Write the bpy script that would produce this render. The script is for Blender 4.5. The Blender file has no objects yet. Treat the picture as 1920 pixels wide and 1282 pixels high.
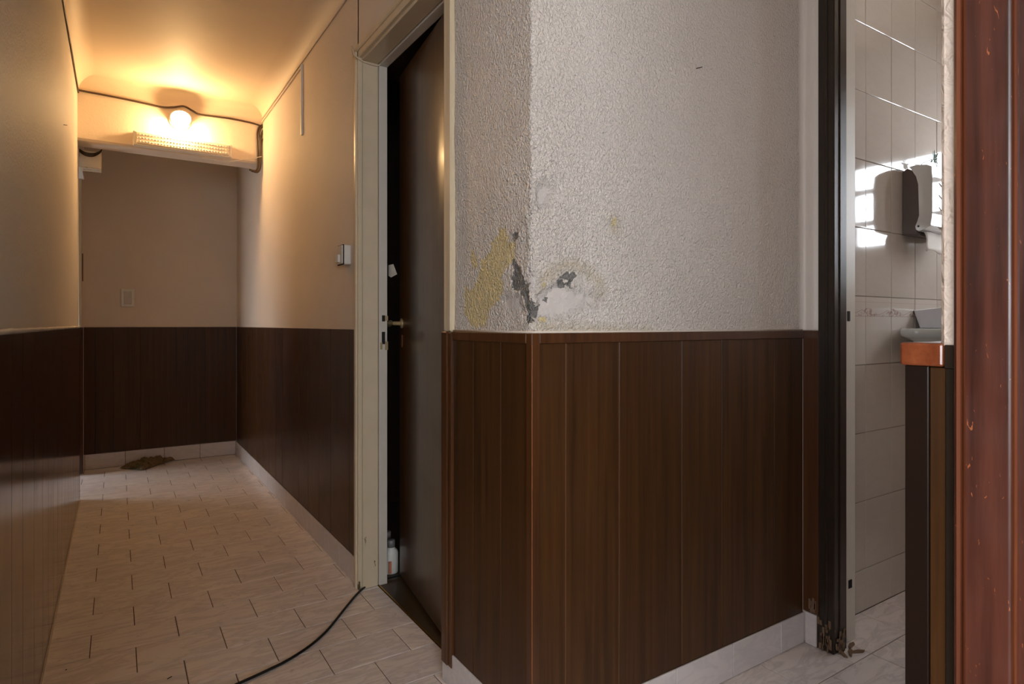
import bpy, bmesh, math, random
import numpy as np
from mathutils import Vector, Matrix, noise as mnoise
random.seed(7)
SC = bpy.context.scene
COL = SC.collection
# ------------------------------------------------------------------ camera, world, light, exposure
F, HOR, CH = 1140.0, 608.0, 1.02
cd = bpy.data.cameras.new('camera'); cam = bpy.data.objects.new('camera', cd); COL.objects.link(cam)
cam.location = (0, 0, CH); cam.rotation_euler = (math.pi/2, 0, -math.atan2(.5447, .8386))
cd.sensor_width = 36; cd.lens = F/1920*36; cd.shift_y = -(641-HOR)/1920; cd.clip_start = .02
SC.camera = cam
w = bpy.data.worlds.new('sky'); SC.world = w; w.use_nodes = True
w.node_tree.nodes['Background'].inputs[0].default_value = (.86, .91, 1.0, 1)
w.node_tree.nodes['Background'].inputs[1].default_value = 2.0
SC.view_settings.view_transform = 'Standard'; SC.view_settings.look = 'None'
SC.view_settings.gamma = 1; SC.view_settings.use_curve_mapping = False
SC.view_settings.exposure = 1.05
BULB = 175.0
SC.cycles.use_denoising = True
SC.cycles.max_bounces = 10; SC.cycles.diffuse_bounces = 6; SC.cycles.glossy_bounces = 5
SC.cycles.sample_clamp_indirect = 6.0
SC.cycles.caustics_reflective = False; SC.cycles.caustics_refractive = False

def portal(name, loc, rot, sx, sy, k=1.0):   # area lamp as daylight in a window, most windows unseen and added (k: tuned strength)
    l = bpy.data.lights.new(name, 'AREA'); l.shape = 'RECTANGLE'; l.size = sx; l.size_y = sy
    l.color = (.86, .93, 1.0); l.energy = SKY*k*math.pi*sx*sy
    o = bpy.data.objects.new(name, l); o.location = loc; o.rotation_euler = rot; COL.objects.link(o)
H = math.pi/2
SKY = 8.0
BW2 = (.32, .50, 1.2, 2.2)                   # unseen second bathroom window, added to brighten the bathroom
RW = (-3.05, -.35, .9, 2.2)                 # unseen rear window, added as a daylight source, x0,x1,z0,z1 in the wall Y=-3
LW = (-2.95, -.45, .7, 2.25)                 # unseen left window, added to light the corner wall, y0,y1,z0,z1 in the wall X=-3.2
SW = (4.9, 5.9, .25, 1.15)                 # unseen side room window, added for hall-end daylight, y0,y1,z0,z1 in the wall X=-1.6
BW = (.56, 1.06, 1.39, 1.85)                 # bathroom window y0,y1,z0,z1 in the wall X=3.2
portal('daylight_rear', ((RW[0]+RW[1])/2, -3.06, (RW[2]+RW[3])/2), (H, 0, 0), RW[1]-RW[0], RW[3]-RW[2])
portal('daylight_left', (-3.26, (LW[0]+LW[1])/2, (LW[2]+LW[3])/2), (H, 0, -H), LW[1]-LW[0], LW[3]-LW[2])
portal('daylight_bathroom_added', (3.26, (BW2[0]+BW2[1])/2, (BW2[2]+BW2[3])/2), (H, 0, H), BW2[1]-BW2[0], BW2[3]-BW2[2], .35)  # extra bathroom light through the added window
portal('daylight_side', (-1.66, (SW[0]+SW[1])/2, (SW[2]+SW[3])/2), (H, 0, -H), SW[1]-SW[0], SW[3]-SW[2], .5)
portal('daylight_bathroom', (3.26, (BW[0]+BW[1])/2, (BW[2]+BW[3])/2), (H, 0, H), BW[1]-BW[0], BW[3]-BW[2])

# ------------------------------------------------------------------ measuring helpers (photo point -> point on a real plane)
def ray(px, py):
    c = (px-960)/F
    return c*.8386+.5447, -c*.5450+.8386, -(py-HOR)/F
def onX(px, py, X): a, b, c = ray(px, py); t = X/a; return Vector((X, b*t, CH+c*t))
def onY(px, py, Y): a, b, c = ray(px, py); t = Y/b; return Vector((a*t, Y, CH+c*t))
def onZ(px, py, Z=0): a, b, c = ray(px, py); t = (Z-CH)/c; return Vector((a*t, b*t, Z))

# ------------------------------------------------------------------ materials
def srgb(r, g, b):
    f = lambda v: (v/255/12.92) if v/255 <= .04045 else ((v/255+.055)/1.055)**2.4
    return (f(r), f(g), f(b), 1)
class NT:
    def __init__(s, name):
        s.m = bpy.data.materials.new(name); s.m.use_nodes = True; s.t = s.m.node_tree
        s.b = s.t.nodes['Principled BSDF']
    def n(s, typ, **kw):
        x = s.t.nodes.new('ShaderNode'+typ)
        for k, v in kw.items():
            if k in x.inputs: x.inputs[k].default_value = v
            else: setattr(x, k, v)
        return x
    def l(s, a, b): s.t.links.new(a, b)
    def set(s, **kw):
        for k, v in kw.items():
            s.b.inputs[k.replace('_', ' ')].default_value = v
    def coord(s, scale=(1, 1, 1), kind='Object', rnd=0):
        tc = s.n('TexCoord'); mp = s.n('Mapping'); mp.inputs['Scale'].default_value = scale
        if rnd:
            oi = s.n('ObjectInfo'); ml = s.n('VectorMath', operation='SCALE'); cb = s.n('CombineXYZ')
            s.l(oi.outputs['Random'], cb.inputs[0]); s.l(oi.outputs['Random'], cb.inputs[1]); s.l(oi.outputs['Random'], cb.inputs[2])
            s.l(cb.outputs[0], ml.inputs[0]); ml.inputs['Scale'].default_value = rnd
            ad = s.n('VectorMath', operation='ADD'); s.l(tc.outputs[kind], ad.inputs[0]); s.l(ml.outputs[0], ad.inputs[1])
            s.l(ad.outputs[0], mp.inputs['Vector'])
        else: s.l(tc.outputs[kind], mp.inputs['Vector'])
        return mp.outputs[0]
    def noise(s, vec, scale, detail=3, rough=.55, dist=0):
        x = s.n('TexNoise'); x.inputs['Scale'].default_value = scale; x.inputs['Detail'].default_value = detail
        x.inputs['Roughness'].default_value = rough; x.inputs['Distortion'].default_value = dist
        s.l(vec, x.inputs['Vector']); return x.outputs['Fac']
    def ramp(s, fac, stops):
        x = s.n('ValToRGB'); e = x.color_ramp.elements
        while len(e) < len(stops): e.new(.5)
        for i, (p, c) in enumerate(stops): e[i].position = p; e[i].color = c if len(c) == 4 else (*c, 1)
        s.l(fac, x.inputs[0]); return x.outputs[0]
    def mix(s, fac, a, b, mode='MIX'):
        x = s.n('Mix', data_type='RGBA', blend_type=mode)
        for v, i in ((fac, 0), (a, 6), (b, 7)):
            if isinstance(v, (float, int)): x.inputs[i].default_value = v
            elif isinstance(v, tuple): x.inputs[i].default_value = v
            else: s.l(v, x.inputs[i])
        return x.outputs[2]
    def math(s, op, a, b=None, c=None):
        x = s.n('Math', operation=op)
        for i, v in enumerate((a, b, c)):
            if v is None: continue
            if isinstance(v, (float, int)): x.inputs[i].default_value = v
            else: s.l(v, x.inputs[i])
        return x.outputs[0]
    def bump(s, h, strength=.3, dist=.002):
        x = s.n('Bump'); x.inputs['Distance'].default_value = dist
        if isinstance(strength, (int, float)): x.inputs['Strength'].default_value = strength
        else: s.l(strength, x.inputs['Strength'])
        s.l(h, x.inputs['Height']); s.l(x.outputs[0], s.b.inputs['Normal'])
    def color(s, c): s.l(c, s.b.inputs['Base Color'])

def plain(name, col, rough=.5, metal=0, coat=0, bump=0, var=.12):
    t = NT(name); v = t.coord(); n = t.noise(v, 35, 3)
    c2 = tuple(x*(1-var) for x in col[:3])+(1,)
    t.color(t.mix(n, col, c2)); t.set(Roughness=rough, Metallic=metal, Coat_Weight=coat)
    if bump: t.bump(t.noise(v, 120, 2), .3, bump)
    return t.m
def stucco(name, col, rough=.75, size=1.0, amp=.0025, strength=.8, vary=.1):
    t = NT(name); v = t.coord()
    big = t.noise(v, 3, 3); c2 = tuple(x*(1-vary) for x in col[:3])+(1,)
    t.color(t.mix(big, c2, col)); t.set(Roughness=rough)
    a = t.noise(v, 75/size, 3, .55, .8)
    t.bump(a, strength, amp)
    return t.m
def wood(name, dark, light, rough=.22, coat=.35, rnd=3.0, grain=1.0, wave=.5, gscale=(60, 60, 1.6)):
    t = NT(name); v = t.coord(gscale, rnd=rnd); v2 = t.coord((1, 1, 1), rnd=rnd)
    n = t.noise(v, grain, 5, .65, .3)
    fine = t.noise(v, grain*4, 3, .6)
    c = t.ramp(n, [(.30, dark), (.72, light)])
    c = t.mix(t.math('MULTIPLY', fine, .35), c, dark)
    oi = t.n('ObjectInfo'); c = t.mix(t.math('MULTIPLY', oi.outputs['Random'], .3), c, dark)
    t.color(c)
    r = t.noise(v2, 6, 4); t.l(t.math('MULTIPLY_ADD', r, .22, rough-.09), t.b.inputs['Roughness'])
    t.set(Coat_Weight=coat, Coat_Roughness=.12)
    t.bump(t.math('ADD', t.math('MULTIPLY', n, .12), t.math('MULTIPLY', t.noise(v2, 5, 1), wave*3)), .5, .0012)
    return t.m
def tile_mat(name, base, vein, rough=.2, veinamt=.8, coat=0):
    t = NT(name); v = t.coord((1, 1, 1), rnd=8); vs = t.n('Mapping'); vs.inputs['Rotation'].default_value = (0, 0, .7)
    vs.inputs['Scale'].default_value = (1, 3.2, 3); t.l(v, vs.inputs['Vector'])
    n = t.noise(vs.outputs[0], 5.5, 5, .6, 1.2)
    lines = t.ramp(n, [(.44, (0, 0, 0)), (.52, (1, 1, 1)), (.6, (0, 0, 0))])
    cloud = t.noise(v, 9, 4)
    oi = t.n('ObjectInfo')
    c = t.mix(t.math('MULTIPLY', cloud, .30), base, vein)
    c = t.mix(t.math('MULTIPLY', lines, .45*veinamt), c, vein)
    c = t.mix(t.math('MULTIPLY', oi.outputs['Random'], .12), c, vein)
    t.color(c); t.l(t.math('MULTIPLY_ADD', t.noise(v, 25, 3), .15, rough-.07), t.b.inputs['Roughness'])
    t.set(Coat_Weight=coat, Coat_Roughness=.03)
    return t.m

PLC = srgb(222, 210, 200)
M = {}
M['plaster'] = stucco('plaster_cream', srgb(222, 208, 192), .7, 1.1, .0016, .6)
M['plaster_left'] = stucco('plaster_left', srgb(214, 206, 196), .6, .7, .0018, .7)
M['ceiling'] = stucco('ceiling_paint', srgb(228, 212, 190), .6, 3, .0008, .3)
M['plain_wall'] = plain('painted_wall', srgb(205, 195, 182), .8)
M['plank'] = wood('brown_plank', srgb(50, 28, 10), srgb(92, 58, 26), rough=.40, coat=.10, wave=.25)
M['plank_matt'] = wood('brown_plank_satin', srgb(52, 29, 8), srgb(86, 52, 20), rough=.31, coat=.03, wave=.3)
M['plank_hall'] = wood('brown_plank_hall', srgb(42, 20, 8), srgb(76, 43, 20), rough=.17, coat=.45, wave=.35)
M['backing'] = plain('worn_lit_groove', srgb(120, 78, 48), .6)  # lighter tone paints in the light caught by worn plank edges
M['groove_dark'] = plain('dark_groove', srgb(28, 13, 6), .6)
M['rail'] = wood('worn_rail', srgb(60, 32, 12), srgb(104, 62, 28), rough=.35, coat=.2)
M['worn_edge'] = plain('worn_wood_edge', srgb(140, 82, 42), .5, var=.5)
M['door'] = wood('varnished_door', srgb(62, 38, 17), srgb(100, 68, 36), rough=.33, coat=.30, wave=.10, gscale=(35, 35, 1.2))
M['grout'] = plain('floor_grout', srgb(96, 72, 56), .9)
M['floor_tile'] = tile_mat('marbled_floor_tile', srgb(246, 236, 230), srgb(186, 172, 172), .30, 1.0)
M['base_tile'] = tile_mat('marbled_base_tile', srgb(222, 212, 208), srgb(178, 172, 176), .3, .6)
M['wall_tile'] = tile_mat('glazed_wall_tile', srgb(190, 180, 170), srgb(168, 158, 150), .10, .3, 1.0)
M['tile_grout'] = plain('wall_grout', srgb(128, 116, 104), .7)
M['black'] = plain('black_rubber', srgb(18, 17, 17), .4)
M['cable_brown'] = plain('old_cable', srgb(62, 44, 26), .5)
M['white'] = plain('white_plastic', srgb(225, 222, 215), .35)
M['glossy_white'] = plain('glossy_white_plastic', srgb(205, 203, 200), .06, coat=1)
M['ceramic'] = plain('white_ceramic', srgb(205, 210, 208), .08, coat=1)
M['smoke'] = plain('smoky_plastic', srgb(84, 68, 58), .3)
M['brass'] = plain('brass', srgb(170, 130, 60), .25, 1)
M['steel'] = plain('worn_steel', srgb(186, 164, 122), .35, .5)
M['ink'] = plain('dark_hole', srgb(20, 10, 6), .8)
M['grey_cap'] = plain('grey_cap', srgb(120, 116, 116), .4)
M['orange'] = plain('orange_label', srgb(200, 120, 90), .5)
M['leaf'] = plain('green_leaf', srgb(38, 70, 34), .5)
M['paper'] = plain('paper_towel', srgb(222, 218, 212), .9)
M['rust'] = plain('rusty_rot', srgb(140, 110, 86), .9, var=.6, bump=.002)
M['aluminium'] = plain('window_frame_paint', srgb(225, 225, 225), .4)

def chipped(name, base, chip, under, rough=.35, amt=.70, near_floor=True):
    t = NT(name); v = t.coord(); vv = t.coord((22, 22, 5))
    n = t.noise(vv, 1.6, 5, .7)
    if near_floor:
        sx = t.n('SeparateXYZ'); t.l(v, sx.inputs[0])
        g = t.math('MULTIPLY', t.math('SUBTRACT', 1.0, t.math('MINIMUM', t.math('MULTIPLY', sx.outputs[2], 3.0), 1.0)), .13)
        n = t.math('ADD', n, g)
    m = t.ramp(n, [(amt, (0, 0, 0)), (amt+.02, (1, 1, 1))])
    c = t.mix(t.noise(v, 14, 4), base, under); c = t.mix(m, c, chip)
    t.color(c); t.set(Roughness=rough, Coat_Weight=.05); t.bump(m, .6, -.001)
    return t.m
M['cream_paint'] = chipped('cream_gloss_paint', srgb(220, 204, 176), srgb(92, 74, 50), srgb(204, 186, 156), .35, .72)
M['jamb_paint'] = chipped('grey_cream_paint', srgb(212, 204, 192), srgb(150, 128, 90), srgb(198, 190, 178), .4, .76)
M['dark_frame'] = chipped('black_brown_frame', srgb(50, 37, 26), srgb(120, 96, 74), srgb(34, 26, 19), .3, .80)
M['worn_dark'] = chipped('worn_dark_wood', srgb(34, 20, 12), srgb(96, 84, 78), srgb(20, 12, 8), .3, .73, False)
# red mahogany casing, scratched
t = NT('red_mahogany'); v = t.coord((30, 30, 1.5)); v2 = t.coord()
n = t.noise(v, 2.2, 5, .6, .2)
c = t.ramp(n, [(.3, srgb(48, 23, 16)), (.7, srgb(86, 45, 32))])
patch = t.ramp(t.noise(t.coord((14, 14, 3.5)), 1.5, 4, .6), [(.58, (0, 0, 0)), (.82, (1, 1, 1))])
sx = t.n('SeparateXYZ'); t.l(v2, sx.inputs[0])
c = t.mix(t.math('MULTIPLY', patch, .55), c, srgb(132, 44, 32))
scr = t.ramp(t.noise(t.coord((150, 150, 40)), 1.3, 3, .5, 2.0), [(.70, (0, 0, 0)), (.72, (1, 1, 1))])
c = t.mix(t.math('MULTIPLY', scr, .6), c, srgb(176, 100, 56))
t.color(c); t.l(t.math('MULTIPLY_ADD', t.noise(v2, 18, 3), .3, .20), t.b.inputs['Roughness'])
t.set(Coat_Weight=.05, Coat_Roughness=.2); t.bump(n, .25, .0008); M['mahogany'] = t.m
M['cap_wood'] = wood('orange_cap_wood', srgb(98, 46, 24), srgb(142, 76, 44), rough=.25, coat=.5, gscale=(8, 60, 60))
# glass pane
t = NT('window_glass'); tr = t.n('BsdfTransparent'); gl = t.n('BsdfGlossy'); gl.inputs['Roughness'].default_value = .02
mx = t.n('MixShader'); mx.inputs[0].default_value = .06; t.l(tr.outputs[0], mx.inputs[1]); t.l(gl.outputs[0], mx.inputs[2])
t.l(mx.outputs[0], t.t.nodes['Material Output'].inputs[0]); M['glass'] = t.m
# bulb
t = NT('glowing_bulb'); t.set(Emission_Color=(1.0, .62, .27, 1), Emission_Strength=BULB); M['bulb'] = t.m
# decorated border tile: flat print of small pink flowers over a scallop line
t = NT('border_print_tile'); v = t.coord(); sx = t.n('SeparateXYZ'); t.l(v, sx.inputs[0])
Z = sx.outputs[2]; X = sx.outputs[0]
band = t.math('MULTIPLY', t.math('GREATER_THAN', Z, 1.050), t.math('LESS_THAN', Z, 1.082))
tuft = t.math('GREATER_THAN', t.math('ADD', t.math('MULTIPLY', t.math('SINE', t.math('MULTIPLY', X, 34.0)), .013), 1.066), Z)
fl = t.math('GREATER_THAN', t.noise(v, 115, 2, .6), .54)
msk = t.math('MULTIPLY', t.math('MULTIPLY', band, fl), tuft)
arc = t.math('ABSOLUTE', t.math('SUBTRACT', Z, t.math('MULTIPLY_ADD', t.math('ABSOLUTE', t.math('SINE', t.math('MULTIPLY', X, 17.0))), -.018, 1.072)))
line = t.math('MAXIMUM', t.math('LESS_THAN', arc, .0010), t.math('LESS_THAN', t.math('ABSOLUTE', t.math('SUBTRACT', Z, 1.049)), .0010))
l2 = t.math('LESS_THAN', t.math('ABSOLUTE', t.math('SUBTRACT', Z, 1.100)), .0008)
msk = t.math('MAXIMUM', msk, t.math('MAXIMUM', t.math('MULTIPLY', line, .8), t.math('MULTIPLY', l2, .4)))
t.color(t.mix(t.math('MULTIPLY', msk, .75), srgb(192, 182, 172), srgb(132, 92, 92)))
t.set(Roughness=.1, Coat_Weight=1, Coat_Roughness=.03); M['border_tile'] = t.m
# damaged wall plaster, stains driven by attributes measured in metres on the wall
t = NT('damp_stucco'); v = t.coord()
def attr(n): a = t.n('Attribute', attribute_name=n); return a.outputs['Fac']
wob = t.math('MULTIPLY', t.math('SUBTRACT', t.noise(v, 70, 5, .65), .5), .046)
def inside(name, soft=.0012, k=1.0):
    x = t.math('ADD', attr(name), t.math('MULTIPLY', wob, k))
    m = t.n('MapRange'); m.inputs[1].default_value = -soft; m.inputs[2].default_value = soft; m.inputs[3].default_value = 1; m.inputs[4].default_value = 0
    t.l(x, m.inputs[0]); return m.outputs[0]
base = t.mix(t.noise(v, 4, 4), srgb(212, 202, 193), srgb(226, 216, 207))
fl = t.noise(v, 50, 4, .6)
yel = t.mix(fl, srgb(206, 182, 122), srgb(232, 214, 166))
tan = t.mix(fl, srgb(176, 160, 132), srgb(204, 190, 168))
ym, gm, sm, tm = inside('yellow', .0012, 1.0), inside('bare', .0008, .8), inside('smooth', .010, 1.1), inside('tan', .012, 1.2)
c = t.mix(t.math('MULTIPLY', tm, .65), base, tan)
c = t.mix(t.math('MULTIPLY', sm, .8), c, srgb(200, 191, 186))
stc = t.noise(v, 150, 2, .5, .6)
c = t.mix(t.math('MULTIPLY', ym, t.math('MINIMUM', t.math('MULTIPLY_ADD', t.math('MULTIPLY', stc, fl), 3.2, .12), 1.0)), c, yel)
c = t.mix(gm, c, t.mix(t.noise(v, 260, 3), srgb(84, 82, 80), srgb(150, 146, 140)))
t.color(c); t.set(Roughness=.42)
st = t.noise(v, 150, 2, .5, .6)
st2 = t.noise(v, 230, 2, .5)
hgt = t.math('ADD', st, t.math('MULTIPLY', st2, .12))
hgt = t.math('MULTIPLY', hgt, t.math('SUBTRACT', 1.0, t.math('MULTIPLY', sm, .86)))
amp = t.math('MULTIPLY', attr('rough'), 1.0)
hgt = t.math('MULTIPLY', hgt, amp)
hgt = t.math('SUBTRACT', hgt, t.math('MULTIPLY', gm, .9))
hgt = t.math('SUBTRACT', hgt, t.math('MULTIPLY', ym, .10))
t.bump(hgt, 1.0, .0072); M['damp'] = t.m

# ------------------------------------------------------------------ mesh helpers
class MB:
    def __init__(s): s.bm = bmesh.new()
    def box(s, x0, x1, y0, y1, z0, z1, bev=0, mi=0, seg=1):
        r = bmesh.ops.create_cube(s.bm, size=1)
        vs = r['verts']
        for v in vs:
            v.co = Vector((x0 if v.co.x < 0 else x1, y0 if v.co.y < 0 else y1, z0 if v.co.z < 0 else z1))
        fs = list({f for v in vs for f in v.link_faces})
        for f in fs: f.material_index = mi
        if bev:
            es = list({e for v in vs for e in v.link_edges})
            bmesh.ops.bevel(s.bm, geom=es, offset=bev, segments=seg, affect='EDGES', profile=.5)
        return s
    def tube(s, pts, r, n=8, smooth=6, cap=True):
        P = [Vector(p) for p in pts]
        if smooth > 1 and len(P) > 2:
            Q = []
            for i in range(len(P)-1):
                a, b, c, d = P[max(i-1, 0)], P[i], P[i+1], P[min(i+2, len(P)-1)]
                for k in range(smooth):
                    q = k/smooth
                    Q.append(.5*((2*b)+(c-a)*q+(2*a-5*b+4*c-d)*q*q+(3*b-a-3*c+d)*q**3))
            Q.append(P[-1]); P = Q
        rings = []; up = Vector((0, 0, 1))
        for i, p in enumerate(P):
            d = (P[min(i+1, len(P)-1)]-P[max(i-1, 0)]).normalized()
            if abs(d.dot(up)) > .95: up = Vector((1, 0, 0)) if abs(d.x) < .9 else Vector((0, 1, 0))
            a = d.cross(up).normalized(); b = a.cross(d).normalized()
            up = b
            rr = r[i*(len(r)-1)//max(len(P)-1, 1)] if isinstance(r, (list, tuple)) else r
            rings.append([s.bm.verts.new(p+a*math.cos(2*math.pi*k/n)*rr+b*math.sin(2*math.pi*k/n)*rr) for k in range(n)])
        for A, B in zip(rings, rings[1:]):
            for k in range(n):
                f = s.bm.faces.new((A[k], A[(k+1) % n], B[(k+1) % n], B[k])); f.smooth = True
        if cap: s.bm.faces.new(rings[0]); s.bm.faces.new(rings[-1][::-1])
        return s
    def lathe(s, c, axis, prof, n=24):
        c = Vector(c); ax = Vector(axis).normalized(); a = ax.orthogonal().normalized(); b = ax.cross(a)
        rings = []
        for r, h in prof:
            if r < 1e-6: rings.append([s.bm.verts.new(c+ax*h)])
            else: rings.append([s.bm.verts.new(c+ax*h+(a*math.cos(2*math.pi*k/n)+b*math.sin(2*math.pi*k/n))*r) for k in range(n)])
        for A, B in zip(rings, rings[1:]):
            for k in range(n):
                k2 = (k+1) % n
                q = [A[k % len(A)], A[k2 % len(A)], B[k2 % len(B)], B[k % len(B)]]
                u = []
                for x in q:
                    if x not in u: u.append(x)
                if len(u) > 2:
                    f = s.bm.faces.new(u); f.smooth = True
        return s
    def prism(s, poly, axis, a, b, bev=0):
        """poly: 2D points in the two other axes (in x,y,z order); extruded from a to b along axis"""
        def mk(p, t):
            q = list(p); q.insert('xyz'.index(axis), t); return s.bm.verts.new(q)
        A = [mk(p, a) for p in poly]; B = [mk(p, b) for p in poly]; n = len(poly)
        fs = [s.bm.faces.new(A[::-1]), s.bm.faces.new(B)]
        for k in range(n): fs.append(s.bm.faces.new((A[k], A[(k+1) % n], B[(k+1) % n], B[k])))
        if bev: bmesh.ops.bevel(s.bm, geom=list({e for e in fs[0].edges} | {e for e in fs[1].edges}), offset=bev, segments=2, affect='EDGES', profile=.5)
        return s
    def build(s, name, mat, parent=None, smooth_deg=None, recalc=True):
        bm = s.bm
        if recalc: bmesh.ops.recalc_face_normals(bm, faces=bm.faces)
        me = bpy.data.meshes.new(name)
        off = Vector((0, 0, 0)); q = parent
        while q is not None: off += q.location; q = q.parent
        if off.length > 0: bmesh.ops.translate(bm, verts=bm.verts, vec=-off)
        bm.to_mesh(me); bm.free()
        for m in (mat if isinstance(mat, list) else [mat]): me.materials.append(m)
        o = bpy.data.objects.new(name, me); COL.objects.link(o)
        if parent is not None: o.parent = parent
        return o
def tag(o, label=None, cat=None, group=None, kind=None):
    if label: o['label'] = label
    if cat: o['category'] = cat
    if group: o['group'] = group
    if kind: o['kind'] = kind
    return o
def struct(o, label, cat): return tag(o, label, cat, None, 'structure')
def empty(name, loc, label, cat, group=None):
    o = bpy.data.objects.new(name, None); COL.objects.link(o); o.location = loc; o.empty_display_size = .05
    return tag(o, label, cat, group)
def B(name, mat, parent, *a, **k): return MB().box(*a, **k).build(name, mat, parent)

# ------------------------------------------------------------------ shell
XL, XR, YB = -.183, .7875, 5.20
CEIL = 2.42
fl = MB().box(-3.3, 3.4, -3.1, 6.4, -.12, -.0025).build('floor', M['grout'])
struct(fl, 'pale marbled brick-pattern tile floor with thin brown joints', 'floor')
# floor tiles
_cache = {}
def tile(parent, name, x0, x1, y0, y1, mat, gap=.0026, th=.008, normal='z', plane=0.0, tilt=0):
    """a single tile with its own chamfered edge; normal z: lies in XY; 'y-': faces -Y; 'x-': faces -X; 'x+': faces +X"""
    a, b = x1-x0-gap, y1-y0-gap
    if a < .006 or b < .006: return
    key = (name, round(a, 4), round(b, 4), normal, th)
    if key not in _cache:
        bm = bmesh.new(); e = .0012
        L = [(0, 0, -th), (0, 0, -e), (e, e, 0)]
        rings = []
        for ex, _, h in L:
            rings.append([(ex, ex, h), (a-ex, ex, h), (a-ex, b-ex, h), (ex, b-ex, h)])
        conv = {'z': lambda p: (p[0], p[1], p[2]), 'y-': lambda p: (p[0], -p[2], p[1]),
                'x-': lambda p: (-p[2], p[0], p[1]), 'x+': lambda p: (p[2], p[0], p[1])}[normal]
        R = [[bm.verts.new(conv(p)) for p in r] for r in rings]
        for A, Bq in zip(R, R[1:]):
            for k in range(4): bm.faces.new((A[k], A[(k+1) % 4], Bq[(k+1) % 4], Bq[k]))
        bm.faces.new(R[-1]); bm.faces.new(R[0][::-1])
        bmesh.ops.recalc_face_normals(bm, faces=bm.faces)
        me = bpy.data.meshes.new(name); bm.to_mesh(me); bm.free(); me.materials.append(mat); _cache[key] = me
    o = bpy.data.objects.new(name, _cache[key]); COL.objects.link(o); o.parent = parent
    X, Y = x0+gap/2, y0+gap/2
    o.location = {'z': (X, Y, plane), 'y-': (X, plane, Y), 'x-': (plane, X, Y), 'x+': (plane, X, Y)}[normal]
    if tilt:
        o.rotation_euler = (random.uniform(-tilt, tilt), random.uniform(-tilt, tilt)*.0, random.uniform(-tilt, tilt))
    return o
rows = [2.263+.165*k for k in range(0, 19)]
low = [2.095, 1.932, 1.77, 1.611, 1.452, 1.293, 1.134, .975, .815, .655, .495, .335, .175]
bounds = list(reversed(low))+rows
k0 = -len(low)
for i in range(len(bounds)-1):
    y0, y1 = bounds[i], min(bounds[i+1], YB); even = (k0+i) % 2 == 0
    if y0 >= YB: break
    xmax = .856 if y0 >= 1.134 else 1.96
    xmin = -.21 if y0 < 4.2 else -1.15
    if y1 < .36: xmax = .70
    n0 = math.floor((xmin+.071)/.2415)-1
    xs = [-.071+.2415*n+(0 if even else .12075) for n in range(n0, n0+16)]
    xs = [xmin]+[x for x in xs if xmin+.02 < x < xmax-.02]+[xmax]
    for a, b in zip(xs, xs[1:]):
        tile(fl, 'floor_tile', a, b, y0, y1, M['floor_tile'])
# bathroom floor
for (y0, y1, xs) in ((.975, 1.135, [1.96, 2.20, 2.36, 2.60, 2.76, 3.0, 3.2]), (.815, .975, [1.96, 2.12, 2.36, 2.52, 2.76, 3.0, 3.2]), (.655, .815, [1.96, 2.2, 2.44, 2.68, 2.92, 3.2]),
                     (.495, .655, [1.96, 2.12, 2.36, 2.6, 2.84, 3.08, 3.2]), (.335, .495, [1.96, 2.2, 2.44, 2.68, 2.92, 3.2])):
    for a, b in zip(xs, xs[1:]): tile(fl, 'floor_tile', a, b, y0, y1, M['floor_tile'])
# ceiling slab, hall coves
cb = MB().box(-3.3, 3.4, -3.1, 6.4, CEIL, CEIL+.12)
def cove(mb, x_wall, s, zlow, y0, y1, R=.085):
    prof = [(x_wall, zlow)]+[(x_wall+s*R*(1-math.cos(q)), zlow+(CEIL-zlow)*math.sin(q)) for q in [k*H/24 for k in range(1, 25)]]+[(x_wall-s*.03, CEIL+.03), (x_wall-s*.03, zlow)]
    A = [mb.bm.verts.new((x, y0, z)) for x, z in prof]; Bv = [mb.bm.verts.new((x, y1, z)) for x, z in prof]
    n = len(prof)
    for k in range(n):
        f = mb.bm.faces.new((A[k], A[(k+1) % n], Bv[(k+1) % n], Bv[k]))
    mb.bm.faces.new(A); mb.bm.faces.new(Bv)
cove(cb, XL-.003, 1, 2.325, .28, 4.2); cove(cb, XR+.004, -1, 2.355, 1.14, 4.2)
# cove over the beam face
prof = [(4.2, 2.35)]+[(4.2-.075*(1-math.cos(q)), 2.35+(CEIL-2.35)*math.sin(q)) for q in [k*H/24 for k in range(1, 25)]]+[(4.24, CEIL+.03), (4.24, 2.35)]
cb.prism(prof, 'x', XL, XR)
ce = cb.build('ceiling', M['ceiling'])
struct(ce, 'warm cream hallway ceiling with rounded coves, lit by the bare bulb', 'ceiling')

# perimeter and hidden rooms (keep daylight to the window openings)
def wall(name, mat, label, boxes, cat='wall', bev=0):
    mb = MB()
    for b in boxes: mb.box(*b, bev=bev)
    return struct(mb.build(name, mat), label, cat)
x0, x1, z0, z1 = RW
wall('wall_rear', M['plain_wall'], 'plain wall with the big added window of the room behind', [(-3.3, x0, -3.1, -3, 0, CEIL), (x1, 3.4, -3.1, -3, 0, CEIL), (x0, x1, -3.1, -3, 0, z0), (x0, x1, -3.1, -3, z1, CEIL)])
wall('wall_rear_left', M['plain_wall'], 'plain side wall of the room behind', [(-3.3, -3.2, -3.1, LW[0], 0, CEIL), (-3.3, -3.2, LW[1], .28, 0, CEIL), (-3.3, -3.2, LW[0], LW[1], 0, LW[2]), (-3.3, -3.2, LW[0], LW[1], LW[3], CEIL), (-3.3, XL-.11, .06, .28, 0, CEIL)])
y0, y1, z0, z1 = SW
wall('wall_side_room', M['plain_wall'], 'plain walls of the side room off the hallway end', [(-1.7, -1.6, .28, y0, 0, CEIL), (-1.7, -1.6, y1, 6.4, 0, CEIL), (-1.7, -1.6, y0, y1, 0, z0), (-1.7, -1.6, y0, y1, z1, CEIL), (-1.7, 3.4, 6.2, 6.4, 0, CEIL)])
y0, y1, z0, z1 = BW
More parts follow.
